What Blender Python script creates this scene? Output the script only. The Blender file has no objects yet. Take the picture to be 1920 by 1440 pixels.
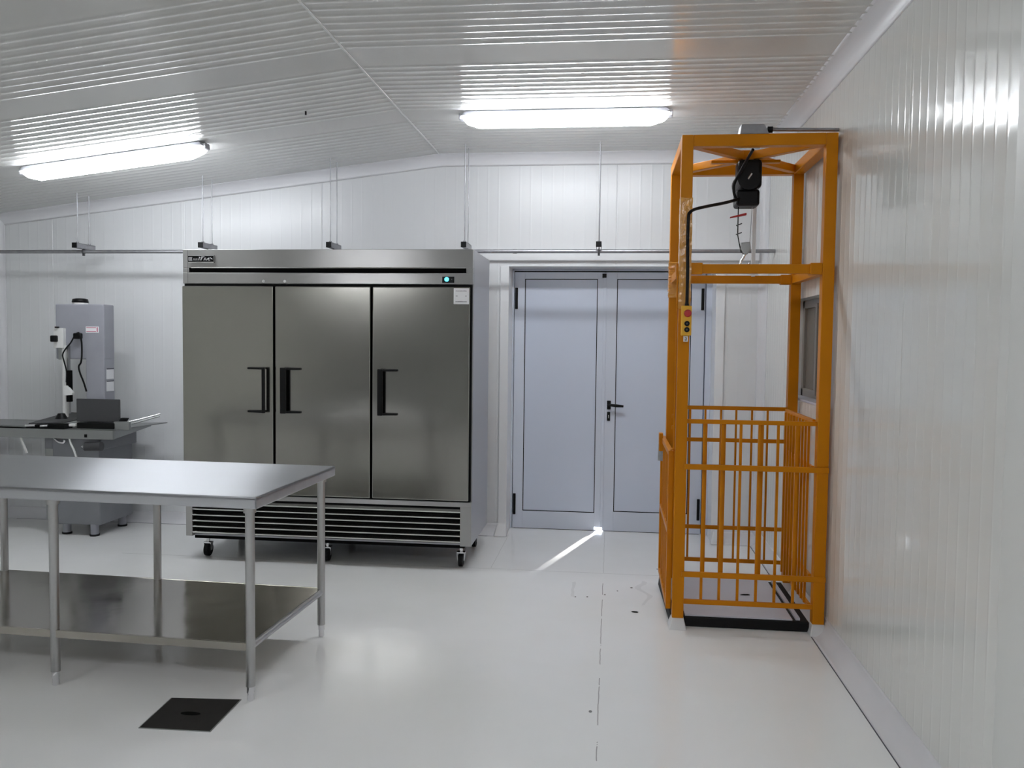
import bpy, bmesh, math, random
from mathutils import Vector, Matrix
random.seed(7)
SC = bpy.context.scene
COL = SC.collection
PI = math.pi

# ------------------------------------------------------------ camera
YAW, PITCH, ROLL, CAMZ, FPX = 0.11577, 0.050225, 0.011364, 1.52114, 1600.0
cam = bpy.data.cameras.new('camera'); camo = bpy.data.objects.new('camera', cam); COL.objects.link(camo)
cam.sensor_fit = 'HORIZONTAL'; cam.sensor_width = 36.0; cam.lens = FPX/1920*36
cam.clip_start = 0.05
fw = Vector((-math.sin(YAW)*math.cos(PITCH), math.cos(YAW)*math.cos(PITCH), -math.sin(PITCH)))
r0 = Vector((math.cos(YAW), math.sin(YAW), 0)); u0 = r0.cross(fw)
rr = math.cos(ROLL)*r0 + math.sin(ROLL)*u0; uu = math.cos(ROLL)*u0 - math.sin(ROLL)*r0
m = Matrix((rr, uu, -fw)).transposed().to_4x4(); m.translation = Vector((0, 0, CAMZ))
camo.matrix_world = m
SC.camera = camo

# ------------------------------------------------------------ world, daylight, exposure
w = bpy.data.worlds.new('world'); SC.world = w; w.use_nodes = True
w.node_tree.nodes['Background'].inputs[0].default_value = (0.75, 0.85, 1, 1)
w.node_tree.nodes['Background'].inputs[1].default_value = 2.0
sun = bpy.data.lights.new('sun', 'SUN'); sun.energy = 85; sun.angle = 0.02; sun.color = (1, 0.98, 0.94)
suno = bpy.data.objects.new('sun', sun); COL.objects.link(suno)
sd = Vector((-0.29, -1.0, -0.030)).normalized()          # daylight creeping in under the double door
suno.rotation_euler = sd.to_track_quat('-Z', 'Y').to_euler()
suno.location = (2, 12, 1)
SC.view_settings.view_transform = 'Standard'; SC.view_settings.look = 'None'
SC.view_settings.exposure = 1.28; SC.view_settings.gamma = 1.0
SC.view_settings.use_curve_mapping = False
SC.cycles.diffuse_bounces = 8; SC.cycles.max_bounces = 14
LAMP, LAMPN = 14.0, 22.0           # diffuser emission: lamps in view, brighter unseen pair added for the foreground

# ------------------------------------------------------------ room measures
YW, YD = 6.61, 6.85            # back wall, door plane
XR, XL = 1.145, -5.07          # right and left walls
YN = -7.3                      # wall behind the camera
ZR, XRIDGE, SL = 2.955, -1.34, 0.118
def zc(x): return ZR if x > XRIDGE else ZR + SL*(x-XRIDGE)

# ------------------------------------------------------------ materials
MATS = {}
def nodes(name):
    m = bpy.data.materials.new(name); m.use_nodes = True
    return m, m.node_tree.nodes, m.node_tree.links, m.node_tree.nodes['Principled BSDF']
def mat(name, col, rough=0.5, metal=0.0, spec=0.5, noise=0.0, nscale=8.0, aniso=0.0, tang=None, bump=0.0,
        bscale=(40, 40, 40), coat=0.0, rnoise=0.0, stretch=(1, 1, 1), coatr=0.08):
    m, N, L, b = nodes(name)
    b.inputs['Base Color'].default_value = (*col, 1); b.inputs['Roughness'].default_value = rough
    b.inputs['Metallic'].default_value = metal; b.inputs['Specular IOR Level'].default_value = spec
    b.inputs['Coat Weight'].default_value = coat; b.inputs['Coat Roughness'].default_value = coatr
    tc = N.new('ShaderNodeTexCoord')
    if noise or rnoise:
        mp = N.new('ShaderNodeMapping'); mp.inputs['Scale'].default_value = stretch
        L.new(tc.outputs['Object'], mp.inputs[0])
        n = N.new('ShaderNodeTexNoise'); n.inputs['Scale'].default_value = nscale; n.inputs['Detail'].default_value = 5
        L.new(mp.outputs[0], n.inputs['Vector'])
        if noise:
            r = N.new('ShaderNodeMapRange'); r.inputs[1].default_value = .3; r.inputs[2].default_value = .7
            r.inputs[3].default_value = 1-noise; r.inputs[4].default_value = 1+noise
            L.new(n.outputs['Fac'], r.inputs[0])
            v = N.new('ShaderNodeVectorMath'); v.operation = 'SCALE'; v.inputs[0].default_value = col
            L.new(r.outputs[0], v.inputs['Scale']); L.new(v.outputs[0], b.inputs['Base Color'])
        if rnoise:
            r = N.new('ShaderNodeMapRange'); r.inputs[1].default_value = .3; r.inputs[2].default_value = .7
            r.inputs[3].default_value = max(0.02, rough-rnoise); r.inputs[4].default_value = rough+rnoise
            L.new(n.outputs['Fac'], r.inputs[0]); L.new(r.outputs[0], b.inputs['Roughness'])
    if bump:
        mp = N.new('ShaderNodeMapping'); mp.inputs['Scale'].default_value = bscale
        L.new(tc.outputs['Object'], mp.inputs[0])
        n = N.new('ShaderNodeTexNoise'); n.inputs['Scale'].default_value = 1; n.inputs['Detail'].default_value = 3
        L.new(mp.outputs[0], n.inputs['Vector'])
        bp = N.new('ShaderNodeBump'); bp.inputs['Distance'].default_value = bump
        L.new(n.outputs['Fac'], bp.inputs['Height']); L.new(bp.outputs[0], b.inputs['Normal'])
    if aniso:
        b.inputs['Anisotropic'].default_value = aniso
        c = N.new('ShaderNodeCombineXYZ')
        for i in range(3): c.inputs[i].default_value = tang[i]
        L.new(c.outputs[0], b.inputs['Tangent'])
    return m
def emit(name, col, s):
    m, N, L, b = nodes(name)
    b.inputs['Base Color'].default_value = (*col, 1)
    b.inputs['Emission Color'].default_value = (*col, 1); b.inputs['Emission Strength'].default_value = s
    return m
wallb_m = mat('back_wall_panel_paint', (.70, .71, .725), .3, spec=.5, bump=.0006, bscale=(3, 3, 3), noise=.015, nscale=1.5)
strip_m = mat('joint_strip_paint', (.70, .705, .685), .4)
wall_m = mat('wall_panel_paint', (.72, .725, .70), .12, spec=.5, bump=.0006, bscale=(3, 3, 3), noise=.015, nscale=1.5)
ceil_m = mat('ceiling_panel_paint', (.62, .62, .60), .11, spec=.5, bump=.0006, bscale=(3, 3, 3))
cove_m = mat('white_plastic_cove', (.72, .72, .745), .38)
trim_m = mat('lacquered_white_trim', (.77, .78, .80), .3)
steel_h = mat('stainless_door_steel', (.33, .323, .295), .17, 1, noise=.05, nscale=1.2, aniso=.35, tang=(0, 0, 1), bump=.0022, bscale=(1.6, 1.6, 1.3))
steel_hd = mat('stainless_header_steel', (.45, .445, .44), .3, 1, aniso=.9, tang=(0, 0, 1), bump=.0004, bscale=(3, 3, 3))
steel_side = mat('aluminium_side_panel', (.42, .425, .45), .38, .6)
steel_t = mat('brushed_table_steel', (.56, .57, .60), .37, 1, aniso=.9, tang=(0, 1, 0), noise=.05, nscale=3, stretch=(.6, 6, 6), rnoise=.05)
steel_sh = mat('polished_shelf_steel', (.40, .375, .34), .14, 1, noise=.1, nscale=2.5, rnoise=.06, bump=.002, bscale=(3, 3, 3))
steel_tube = mat('stainless_tube_steel', (.46, .46, .46), .3, 1)
louvre_m = mat('louvre_steel', (.6, .6, .58), .25, 1)
black = mat('black_plastic', (.003, .003, .0035), .45, spec=.22)
blackm = mat('black_matte', (.004, .004, .004), .8, spec=.1)
rubber = mat('black_rubber', (.006, .006, .007), .6, spec=.25)
chrome = mat('chrome', (.75, .75, .77), .15, 1)
galv = mat('galvanised_steel', (.35, .35, .37), .4, .9, noise=.1, nscale=30)
dkgrey = mat('dark_grey_metal', (.07, .07, .075), .45, .3)
door_m = mat('door_grey_lacquer', (.60, .64, .73), .28)
doorp_m = mat('door_panel_lacquer', (.59, .64, .755), .25)
yel = mat('yellow_paint', (.57, .20, .001), .36, spec=.18, noise=.06, nscale=5)
yel_pl = mat('yellow_pendant_plastic', (.80, .42, .02), .45)
red = mat('red_button', (.45, .02, .02), .4)
plate_m = mat('lilac_grey_plate', (.50, .50, .56), .35, noise=.05, nscale=4)
saw_m = mat('saw_grey_lacquer', (.31, .315, .355), .38, noise=.04)
saw_b = mat('saw_base_grey', (.20, .205, .225), .4, noise=.04)
saw_l = mat('saw_light_steel', (.33, .34, .34), .33, .8)
white_p = mat('white_plastic', (.75, .75, .74), .4)
paper = mat('white_sticker', (.82, .82, .84), .6)
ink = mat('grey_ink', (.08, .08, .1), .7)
pinkred = mat('pink_red_ink', (.55, .2, .28), .6)
glassy = mat('window_brown_pane', (.17, .145, .12), .25)
winframe = mat('window_frame_grey', (.24, .215, .19), .4)
lampbody = mat('lamp_grey_housing', (.33, .33, .36), .45)
drain_m = mat('drain_dark_steel', (.05, .047, .045), .42, .7, noise=.12, nscale=18)
lamp_e = emit('lamp_diffuser_glow', (.93, .965, 1.0), LAMP)
lamp_n = emit('added_near_lamp_glow', (.95, .97, 1.0), LAMPN)
cyan_e = emit('cyan_display_glow', (.05, .55, .9), 2.2)
epoxy_w = mat('epoxy_foot', (.68, .68, .69), .3)
wrap_m = mat('clear_wrap', (.66, .31, .05), .12, bump=.004, bscale=(60, 60, 35), spec=.8)

# floor: epoxy with joints, chips and scuffs at their own places
def floor_material():
    m, N, L, b = nodes('white_epoxy_floor')
    tc = N.new('ShaderNodeTexCoord'); sx = N.new('ShaderNodeSeparateXYZ'); L.new(tc.outputs['Object'], sx.inputs[0])
    def math_(op, a, b_=None, c=None):
        n = N.new('ShaderNodeMath'); n.operation = op
        for i, v in enumerate((a, b_, c)):
            if v is None: continue
            if isinstance(v, (int, float)): n.inputs[i].default_value = v
            else: L.new(v, n.inputs[i])
        return n.outputs[0]
    n1 = N.new('ShaderNodeTexNoise'); n1.inputs['Scale'].default_value = .9; n1.inputs['Detail'].default_value = 4
    L.new(tc.outputs['Object'], n1.inputs['Vector'])
    n2 = N.new('ShaderNodeTexNoise'); n2.inputs['Scale'].default_value = 6; n2.inputs['Detail'].default_value = 6
    L.new(tc.outputs['Object'], n2.inputs['Vector'])
    X, Y = sx.outputs[0], sx.outputs[1]
    wob = math_('MULTIPLY', math_('SUBTRACT', n2.outputs['Fac'], .5), .012)
    def seam(coord, at, hw, lo=None, hi=None, other=None):
        d = math_('ABSOLUTE', math_('SUBTRACT', math_('ADD', coord, wob), at))
        s = math_('LESS_THAN', d, hw)
        if lo is not None:
            s = math_('MULTIPLY', s, math_('GREATER_THAN', other, lo)); s = math_('MULTIPLY', s, math_('LESS_THAN', other, hi))
        return s
    s1 = math_('MULTIPLY', seam(X, -0.03, .0022, 2.9, 5.35, Y), math_('MULTIPLY', math_('GREATER_THAN', n2.outputs['Fac'], .46), .55))
    s2 = math_('MULTIPLY', seam(Y, 5.585, .003, -3.4, .33, X), .35)
    s3 = math_('MULTIPLY', seam(X, -0.03, .0015, 5.6, 6.9, Y), .35)
    s4 = math_('MULTIPLY', seam(X, -0.78, .0015, 5.6, 6.6, Y), .3)
    tot = math_('MAXIMUM', math_('MAXIMUM', s1, s2), math_('MAXIMUM', s3, s4))
    for (cx, cy, r) in ((-.12, 5.05, .006), (-.016, 5.11, .006), (.147, 5.282, .008), (-.19, 5.04, .005), (-.062, 3.462, .007), (.06, 5.2, .005), (.33, 5.75, .007), (-1.1, 2.6, .005)):
        dx = math_('SUBTRACT', X, cx); dy = math_('SUBTRACT', Y, cy)
        d = math_('SQRT', math_('ADD', math_('MULTIPLY', dx, dx), math_('MULTIPLY', math_('MULTIPLY', dy, dy), .35)))
        tot = math_('MAXIMUM', tot, math_('MULTIPLY', math_('LESS_THAN', d, r), .8))
    # scuffs
    sc = N.new('ShaderNodeTexWave'); sc.inputs['Scale'].default_value = .6; sc.inputs['Distortion'].default_value = 9; sc.inputs['Detail'].default_value = 4
    L.new(tc.outputs['Object'], sc.inputs['Vector'])
    near = math_('LESS_THAN', math_('ADD', math_('ABSOLUTE', math_('SUBTRACT', X, 0.05)), math_('ABSOLUTE', math_('SUBTRACT', Y, 5.2))), .42)
    scf = math_('MULTIPLY', math_('MULTIPLY', math_('GREATER_THAN', sc.outputs['Fac'], .992), near), .12)
    tot = math_('MAXIMUM', tot, scf)
    base = N.new('ShaderNodeValToRGB'); base.color_ramp.elements[0].position = .3; base.color_ramp.elements[1].position = .7
    base.color_ramp.elements[0].color = (.84, .845, .835, 1); base.color_ramp.elements[1].color = (.88, .88, .89, 1)
    L.new(n1.outputs['Fac'], base.inputs[0])
    mx = N.new('ShaderNodeMix'); mx.data_type = 'RGBA'; mx.inputs[7].default_value = (.07, .065, .055, 1)
    L.new(tot, mx.inputs[0]); L.new(base.outputs[0], mx.inputs[6]); L.new(mx.outputs[2], b.inputs['Base Color'])
    r = N.new('ShaderNodeMapRange'); r.inputs[3].default_value = .10; r.inputs[4].default_value = .24
    L.new(n1.outputs['Fac'], r.inputs[0]); L.new(r.outputs[0], b.inputs['Roughness'])
    n3 = N.new('ShaderNodeTexNoise'); n3.inputs['Scale'].default_value = 2.2; n3.inputs['Detail'].default_value = 2
    L.new(tc.outputs['Object'], n3.inputs['Vector'])
    bp = N.new('ShaderNodeBump'); bp.inputs['Distance'].default_value = .003; L.new(n3.outputs['Fac'], bp.inputs['Height'])
    L.new(bp.outputs[0], b.inputs['Normal'])
    return m
floor_m = floor_material()

# ------------------------------------------------------------ mesh helpers
class MB:
    def __init__(s): s.v = []; s.f = []; s.sm = []
    def add(s, vs, fs, smooth=False):
        o = len(s.v); s.v += [tuple(v) for v in vs]
        for f in fs: s.f.append(tuple(i+o for i in f)); s.sm.append(smooth)
        return s
    def box(s, a, b, M=None):
        x0, y0, z0 = a; x1, y1, z1 = b
        if x0 > x1: x0, x1 = x1, x0
        if y0 > y1: y0, y1 = y1, y0
        if z0 > z1: z0, z1 = z1, z0
        vs = [Vector(p) for p in ((x0,y0,z0),(x1,y0,z0),(x1,y1,z0),(x0,y1,z0),(x0,y0,z1),(x1,y0,z1),(x1,y1,z1),(x0,y1,z1))]
        if M: vs = [M @ v for v in vs]
        return s.add(vs, [(0,3,2,1),(4,5,6,7),(0,1,5,4),(1,2,6,5),(2,3,7,6),(3,0,4,7)])
    def hexa(s, vs):   # bottom 4 ccw, top 4 ccw
        return s.add(vs, [(0,3,2,1),(4,5,6,7),(0,1,5,4),(1,2,6,5),(2,3,7,6),(3,0,4,7)])
    def tube(s, pts, r, n=14, rads=None, cap=True):
        pts = [Vector(p) for p in pts]; k = len(pts); rings = []; up = None
        for i, p in enumerate(pts):
            t = (pts[min(i+1, k-1)]-pts[max(i-1, 0)]).normalized()
            if up is None:
                up = Vector((0, 0, 1)) if abs(t.z) < .9 else Vector((1, 0, 0))
            a = t.cross(up).normalized(); up = a.cross(t).normalized()
            R = rads[i] if rads else r
            rings.append([p + (a*math.cos(2*PI*j/n) + up*math.sin(2*PI*j/n))*R for j in range(n)])
        vs = [v for q in rings for v in q]; fs = []
        for i in range(k-1):
            for j in range(n):
                fs.append((i*n+j, i*n+(j+1) % n, (i+1)*n+(j+1) % n, (i+1)*n+j))
        s.add(vs, fs, True)
        if cap:
            s.add(rings[0], [tuple(range(n))]); s.add(rings[-1], [tuple(reversed(range(n)))])
        return s
    def bar(s, p, q, w_, h_, up=(0, 0, 1)):   # rectangular bar
        p = Vector(p); q = Vector(q); t = (q-p).normalized(); up = Vector(up)
        a = t.cross(up).normalized()*w_/2; u = a.cross(t).normalized()*h_/2
        return s.hexa([p-a-u, p+a-u, q+a-u, q-a-u, p-a+u, p+a+u, q+a+u, q-a+u])
    def prism(s, poly, vec):      # extrude a closed polygon of 3-D points
        n = len(poly); vec = Vector(vec); vs = [Vector(p) for p in poly]; vs += [p+vec for p in vs]
        return s.add(vs, [tuple(reversed(range(n))), tuple(range(n, 2*n))] + [(i, (i+1) % n, (i+1) % n+n, i+n) for i in range(n)])
    def build(s, name, m, parent=None, bevel=0.0, loc=None):
        me = bpy.data.meshes.new(name)
        o = bpy.data.objects.new(name, me); COL.objects.link(o)
        off = Vector(loc) if loc is not None else Vector((0, 0, 0))
        pw = parent_world(parent)
        me.from_pydata([Vector(v)-off for v in s.v], [], s.f)
        bm = bmesh.new(); bm.from_mesh(me); bmesh.ops.recalc_face_normals(bm, faces=bm.faces[:]); bm.to_mesh(me); bm.free()
        me.polygons.foreach_set('use_smooth', s.sm); me.update()
        me.materials.append(m)
        o.parent = parent
        o.location = off - pw
        if bevel:
            b = o.modifiers.new('bevel', 'BEVEL'); b.width = bevel; b.segments = 2; b.limit_method = 'ANGLE'; b.angle_limit = .7
        return o
def parent_world(p):
    v = Vector((0, 0, 0))
    while p is not None: v += p.location; p = p.parent
    return v
def empty(name, loc, label=None, cat=None, group=None, kind=None):
    o = bpy.data.objects.new(name, None); COL.objects.link(o); o.location = loc; o.empty_display_size = .1
    return tag(o, label, cat, group, kind)
def tag(o, label=None, cat=None, group=None, kind=None):
    if label: o['label'] = label
    if cat: o['category'] = cat
    if group: o['group'] = group
    if kind: o['kind'] = kind
    return o
def copy_tree(o, parent=None):
    c = o.copy(); COL.objects.link(c); c.parent = parent
    for ch in list(o.children): copy_tree(ch, c)
    return c
def B(name, a, b, m, parent=None, bevel=0.0):
    return MB().box(a, b).build(name, m, parent, bevel)

# ------------------------------------------------------------ ribbed sandwich panels
def rib_profile(t0, t1, pitch, wd, amp, flats=(), phase=0.0, seams=()):
    """(t, h) samples: flat sheet with narrow rounded ribs"""
    out = [(t0, 0.0)]
    k = math.ceil((t0-phase)/pitch)
    while phase + k*pitch < t1:
        c = phase+k*pitch; k += 1
        if any(a < c < b for a, b in flats): continue
        if c-2.2*wd < t0 or c+2.2*wd > t1: continue
        for q in (-2.2, -1.5, -1.0, -.7, -.35, 0, .35, .7, 1.0, 1.5, 2.2):
            out.append((c+q*wd, amp*math.exp(-q*q)))
    for sm in seams:
        if t0+.02 < sm < t1-.02:
            out = [p for p in out if abs(p[0]-sm) > .006]
            out += [(sm-.006, 0), (sm-.0025, 0), (sm-.0014, -.0025), (sm+.0014, -.0025), (sm+.0025, 0), (sm+.006, 0)]
    out.append((t1, 0.0)); out.sort()
    return out
RIBW = dict(pitch=.0835, wd=.0058, amp=.0007)
SEAM = [-4.6, -3.45, -2.3, -1.15, 0.02]

def wall_y(name, spans, y, sgn):     # wall in a plane y = const, ribs vertical
    mb = MB()
    for (x0, x1, z0, ztop) in spans:
        P = rib_profile(x0, x1, phase=.03, seams=SEAM, **RIBW)
        vs = []
        for t, h in P: vs.append((t, y-sgn*h, z0)); vs.append((t, y-sgn*h, ztop(t)))
        mb.add(vs, [(2*i, 2*i+2, 2*i+3, 2*i+1) for i in range(len(P)-1)], True)
    return tag(mb.build(name, wallb_m), kind='structure')
def wall_x(name, spans, x, sgn, ztop):
    mb = MB()
    for (y0, y1, z0, z1) in spans:
        P = rib_profile(y0, y1, phase=.02, seams=[-2.2, -1.05, .1, 1.25, 2.4, 3.55, 4.7, 5.85], **RIBW)
        vs = []
        for t, h in P: vs.append((x+sgn*h, t, z0)); vs.append((x+sgn*h, t, z1))
        mb.add(vs, [(2*i, 2*i+2, 2*i+3, 2*i+1) for i in range(len(P)-1)], True)
    return tag(mb.build(name, wall_m), kind='structure')
DX0, DX1, DZ = -.80, .775, 2.10
top = lambda x: zc(x)+.01
wall_y('wall_back', [(XL, DX0, 0, top), (DX0, DX1, DZ, top), (DX1, XR, 0, top)], YW, 1)
wall_y('wall_front', [(XL, XR, 0, top)], YN, -1)
WY0, WY1, WZ0, WZ1 = 4.72, 5.72, 1.19, 1.80      # window recess in the right wall
wall_x('wall_right', [(YN, WY0, 0, ZR+.01), (WY0, WY1, 0, WZ0), (WY0, WY1, WZ1, ZR+.01), (WY1, YW, 0, ZR+.01)], XR, -1, None)
wall_x('wall_left', [(YN, YW, 0, zc(XL)+.01)], XL, 1, None)
fl = MB().box((XL-.1, YN-.1, -.1), (XR+.2, YD+.25, 0)).build('floor', floor_m); tag(fl, kind='structure')
# ceiling, ribs run across the room; it bends down left of the ridge
def ceiling():
    P = []
    flats = [(4.32+1.1*k-.13, 4.32+1.1*k+.13) for k in range(-11, 3)]
    for t, h in rib_profile(YN, YW+.02, .0795, .015, .0027, flats=flats, phase=.01): P.append((t, h))
    mb = MB(); vs = []
    for xa, xb in ((XL-.02, XRIDGE), (XRIDGE, XR+.02)):
        o = len(vs)
        for t, h in P: vs.append((xa, t, zc(xa)-h)); vs.append((xb, t, zc(xb)-h))
        fs = [(2*i, 2*i+1, 2*i+3, 2*i+2) for i in range(len(P)-1)]
        mb.add(vs[o:], fs, True)
    return tag(mb.build('ceiling', ceil_m), kind='structure')
ceiling()
t = MB().bar((XRIDGE, 2.0, ZR-.004), (XRIDGE, YW-.09, ZR-.004), .010, .004)
tag(t.build('trim_1', white_p), kind='structure')

# quarter-round coves
def cove(name, p0, p1, a, b, r=.09, sweep_top=None, m=cove_m):
    """p0-p1 the corner line, a and b unit vectors out of the corner along each face"""
    p0, p1, a, b = map(Vector, (p0, p1, a, b)); n = 8; mb = MB()
    pr = []
    for i in range(n+1):
        th = i/n*PI/2
        pr.append((r*(1-math.sin(th)), r*(1-math.cos(th))))
    lip = .004
    pr = [(r, 0)] + [(max(u, 0)+lip*(1-i/n)*0+.001, max(v, 0)+.001) for i, (u, v) in enumerate(pr)] + [(0, r)]
    vs = []
    for P in (p0, p1):
        for u, v in pr: vs.append(P+a*u+b*v)
    k = len(pr)
    mb.add(vs, [(i, i+1, k+i+1, k+i) for i in range(k-1)], True)
    return tag(mb.build(name, m), kind='structure')
zl = zc(XL)
cove('trim_2', (XRIDGE, YW, ZR), (XR, YW, ZR), (0, -1, 0), (0, 0, -1), .085)
cove('trim_3', (XL, YW, zl), (XRIDGE, YW, ZR), (0, -1, 0), (0, 0, -1), .085)
cove('trim_4', (XR, YN, ZR), (XR, YW, ZR), (-1, 0, 0), (0, 0, -1), .09)
cove('baseboard_right', (XR, YN, 0), (XR, YW, 0), (-1, 0, 0), (0, 0, 1), .085)
cove('baseboard_back', (XL, YW, 0), (-.868, YW, 0), (0, -1, 0), (0, 0, 1), .085)
cove('baseboard_back_2', (.84, YW, 0), (XR, YW, 0), (0, -1, 0), (0, 0, 1), .085)
cove('baseboard_left', (XL, YN, 0), (XL, YW, 0), (1, 0, 0), (0, 0, 1), .085)
cove('trim_5', (XR, YW, 0), (XR, YW, ZR), (-1, 0, 0), (0, -1, 0), .06)
cove('trim_6', (XL, YW, 0), (XL, YW, zl), (1, 0, 0), (0, -1, 0), .045)
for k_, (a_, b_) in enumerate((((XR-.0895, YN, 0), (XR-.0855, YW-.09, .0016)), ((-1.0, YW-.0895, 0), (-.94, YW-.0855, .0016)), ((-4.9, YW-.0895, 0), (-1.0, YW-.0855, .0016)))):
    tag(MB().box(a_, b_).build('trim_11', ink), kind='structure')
# wall joint strip on the right wall close to the camera
mb = MB().box((XR-.006, 2.50, .0), (XR, 2.62, ZR)).box((XR-.016, 1.2, 0), (XR, 2.545, ZR)); tag(mb.build('trim_7', strip_m, None, .005), kind='structure')

# door casing, reveal and the small footing at its left jamb
mb = MB()
mb.box((DX0-.066, YW-.016, 0), (DX0, YW+.004, DZ+.0)); mb.box((DX1, YW-.016, 0), (DX1+.066, YW+.004, DZ))
mb.box((DX0-.012, YW, 0), (DX0, YD+.05, DZ)); mb.box((DX1, YW, 0), (DX1+.012, YD+.05, DZ))
mb.box((DX0-.012, YW-.002, DZ), (DX1+.012, YD+.05, DZ+.012))
tag(mb.build('trim_8', trim_m, None, .002), kind='structure')
mb = MB().box((-1.12, YW-.034, 2.142), (1.085, YW, 2.214)).box((-1.12, YW-.046, 2.205), (1.085, YW-.03, 2.214))
tag(mb.build('trim_9', trim_m, None, .004), kind='structure')
for sx in (DX0-.04, DX1+.045):
    mb = MB().hexa([(sx-.055, YW-.10, 0), (sx+.055, YW-.10, 0), (sx+.05, YW-.005, 0), (sx-.05, YW-.005, 0),
                    (sx-.03, YW-.03, .085), (sx+.035, YW-.03, .085), (sx+.04, YW-.005, .095), (sx-.03, YW-.005, .095)])
    tag(mb.build('trim_10', epoxy_w, None, .01), kind='structure')

# ------------------------------------------------------------ double door
def double_door():
    root = empty('door_1', (0, YD, 0), kind='structure')
    fr = MB()
    fr.box((DX0, YD-.012, 0), (DX0+.014, YD+.06, DZ)).box((DX1-.045, YD-.012, 0), (DX1, YD+.06, DZ)).box((DX0, YD-.012, 2.085), (DX1, YD+.06, DZ))
    fr.build('door_frame', door_m, root, .002)
    st = MB(); y0s, y1s = YD+.046, YD+.075
    st.box((DX0, y0s, 0), (-.76, y1s, DZ)).box((.70, y0s, 0), (DX1, y1s, DZ)).box((DX0, y0s, 2.06), (DX1, y1s, DZ)).box((-.10, y0s, .06), (-.02, y1s, 2.07))
    st.build('daylight_stop', door_m, root)  # unseen strips added behind the leaves to stop daylight leaking in
    B('frame_gasket', (DX0+.014, YD+.004, 2.078), (DX1-.045, YD+.05, 2.086), blackm, root)
    leaves = [(-.782, -.062, -.700, -.118, .145, 2.022), (-.055, .722, .034, .618, .160, 2.022)]
    for k, (x0, x1, px0, px1, pz0, pz1) in enumerate(leaves):
        y0, y1 = YD, YD+.045; zb, zt = .004, 2.076
        mb = MB(); nb = .03 if k == 0 else zb
        mb.box((x0, y0, zb), (px0, y1, zt))
        # closing stile of the first leaf is cut short: daylight comes in below it
        mb.box((px1, y0, nb if k == 0 else zb), (x1, y1, zt))
        mb.box((px0, y0, zb), (px1, y1, pz0)).box((px0, y0, pz1), (px1, y1, zt))
        leaf = mb.build('door_leaf', door_m, root, .0015)
        B('door_panel', (px0+.006, y0+.006, pz0+.006), (px1-.006, y1-.008, pz1-.006), doorp_m, leaf)
        g = MB(); q = .006
        g.box((px0, y0+.003, pz0), (px0+q, y0+.02, pz1)).box((px1-q, y0+.003, pz0), (px1, y0+.02, pz1))
        g.box((px0, y0+.003, pz0), (px1, y0+.02, pz0+q)).box((px0, y0+.003, pz1-q), (px1, y0+.02, pz1))
        g.build('gasket', blackm, leaf)
        sx1 = px1+.015 if k == 0 else x1-.01
        B('gap_light_block', (x0+.01, y0+.004, 0.0), (sx1, y0+.02, .007), rubber, leaf)  # dark strip added to keep daylight out of the gap under the leaf
        hx = x0+.004 if k == 0 else x1-.03
        for hz in ((1.78, 1.95), (.115, .285)):
            h = MB().box((hx, y0-.014, hz[0]), (hx+.022, y0+.002, hz[1]))
            h.build('hinge', black, leaf, .003)
        if k == 1:
            hd = MB().box((-.030, y0-.012, .985), (.000, y0, 1.055)).build('handle', black, leaf, .004)
            lv = MB().tube([(-.015, y0-.01, 1.022), (-.015, y0-.045, 1.022), (.0, y0-.05, 1.022), (.045, y0-.05, 1.018), (.100, y0-.048, 1.015)], .011, 12, rads=[.009, .009, .011, .012, .009])
            lv.build('lever', black, hd)
            esc = MB().tube([(-.016, y0-.007, .935), (-.016, y0-.007, .905)], .0, 4, rads=[.001, .001])
            e = MB().box((-.029, y0-.009, .893), (-.003, y0, .965)).build('keyhole_plate', black, leaf, .004)
            MB().box((-.019, y0-.011, .915), (-.013, y0-.008, .94)).build('keyhole', chrome, e)
            B('top_latch', (-.083, y0-.01, 2.03), (-.050, y0+.002, 2.064), black, leaf, .002)
    B('meeting_strip', (-.072, YD-.009, .03), (-.048, YD+.002, 2.055), door_m, root, .002)
    # the added strips above leave only the slot below the closing stile open
    return root
double_door()

# ------------------------------------------------------------ window recess seen through the lift
def window():
    root = empty('window_1', (XR, (WY0+WY1)/2, WZ0), kind='structure')
    d = .11
    mb = MB()
    mb.box((XR, WY0-.01, WZ0-.012), (XR+d+.02, WY0, WZ1+.012)).box((XR, WY1, WZ0-.012), (XR+d+.02, WY1+.01, WZ1+.012))
    mb.box((XR, WY0-.01, WZ1), (XR+d+.02, WY1+.01, WZ1+.012))
    mb.build('reveal', wall_m, root)
    B('window_sill', (XR-.004, WY0-.01, WZ0-.012), (XR+d+.02, WY1+.01, WZ0+.002), plate_m, root, .002)
    f = MB(); x0, x1 = XR+d-.03, XR+d
    f.box((x0, WY0, WZ0), (x1, WY0+.05, WZ1)).box((x0, WY1-.05, WZ0), (x1, WY1, WZ1))
    f.box((x0, WY0, WZ0), (x1, WY1, WZ0+.05)).box((x0, WY0, WZ1-.05), (x1, WY1, WZ1))
    f.box((x0-.008, 5.30, WZ0+.02), (x1, 5.345, WZ1-.03))
    f.build('window_frame', winframe, root, .003)
    B('pane', (XR+d-.012, WY0+.04, WZ0+.04), (XR+d-.006, WY1-.04, WZ1-.04), glassy, root)
    B('backing', (XR+d, WY0-.01, WZ0-.012), (XR+d+.02, WY1+.01, WZ1+.012), winframe, root)
window()

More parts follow.
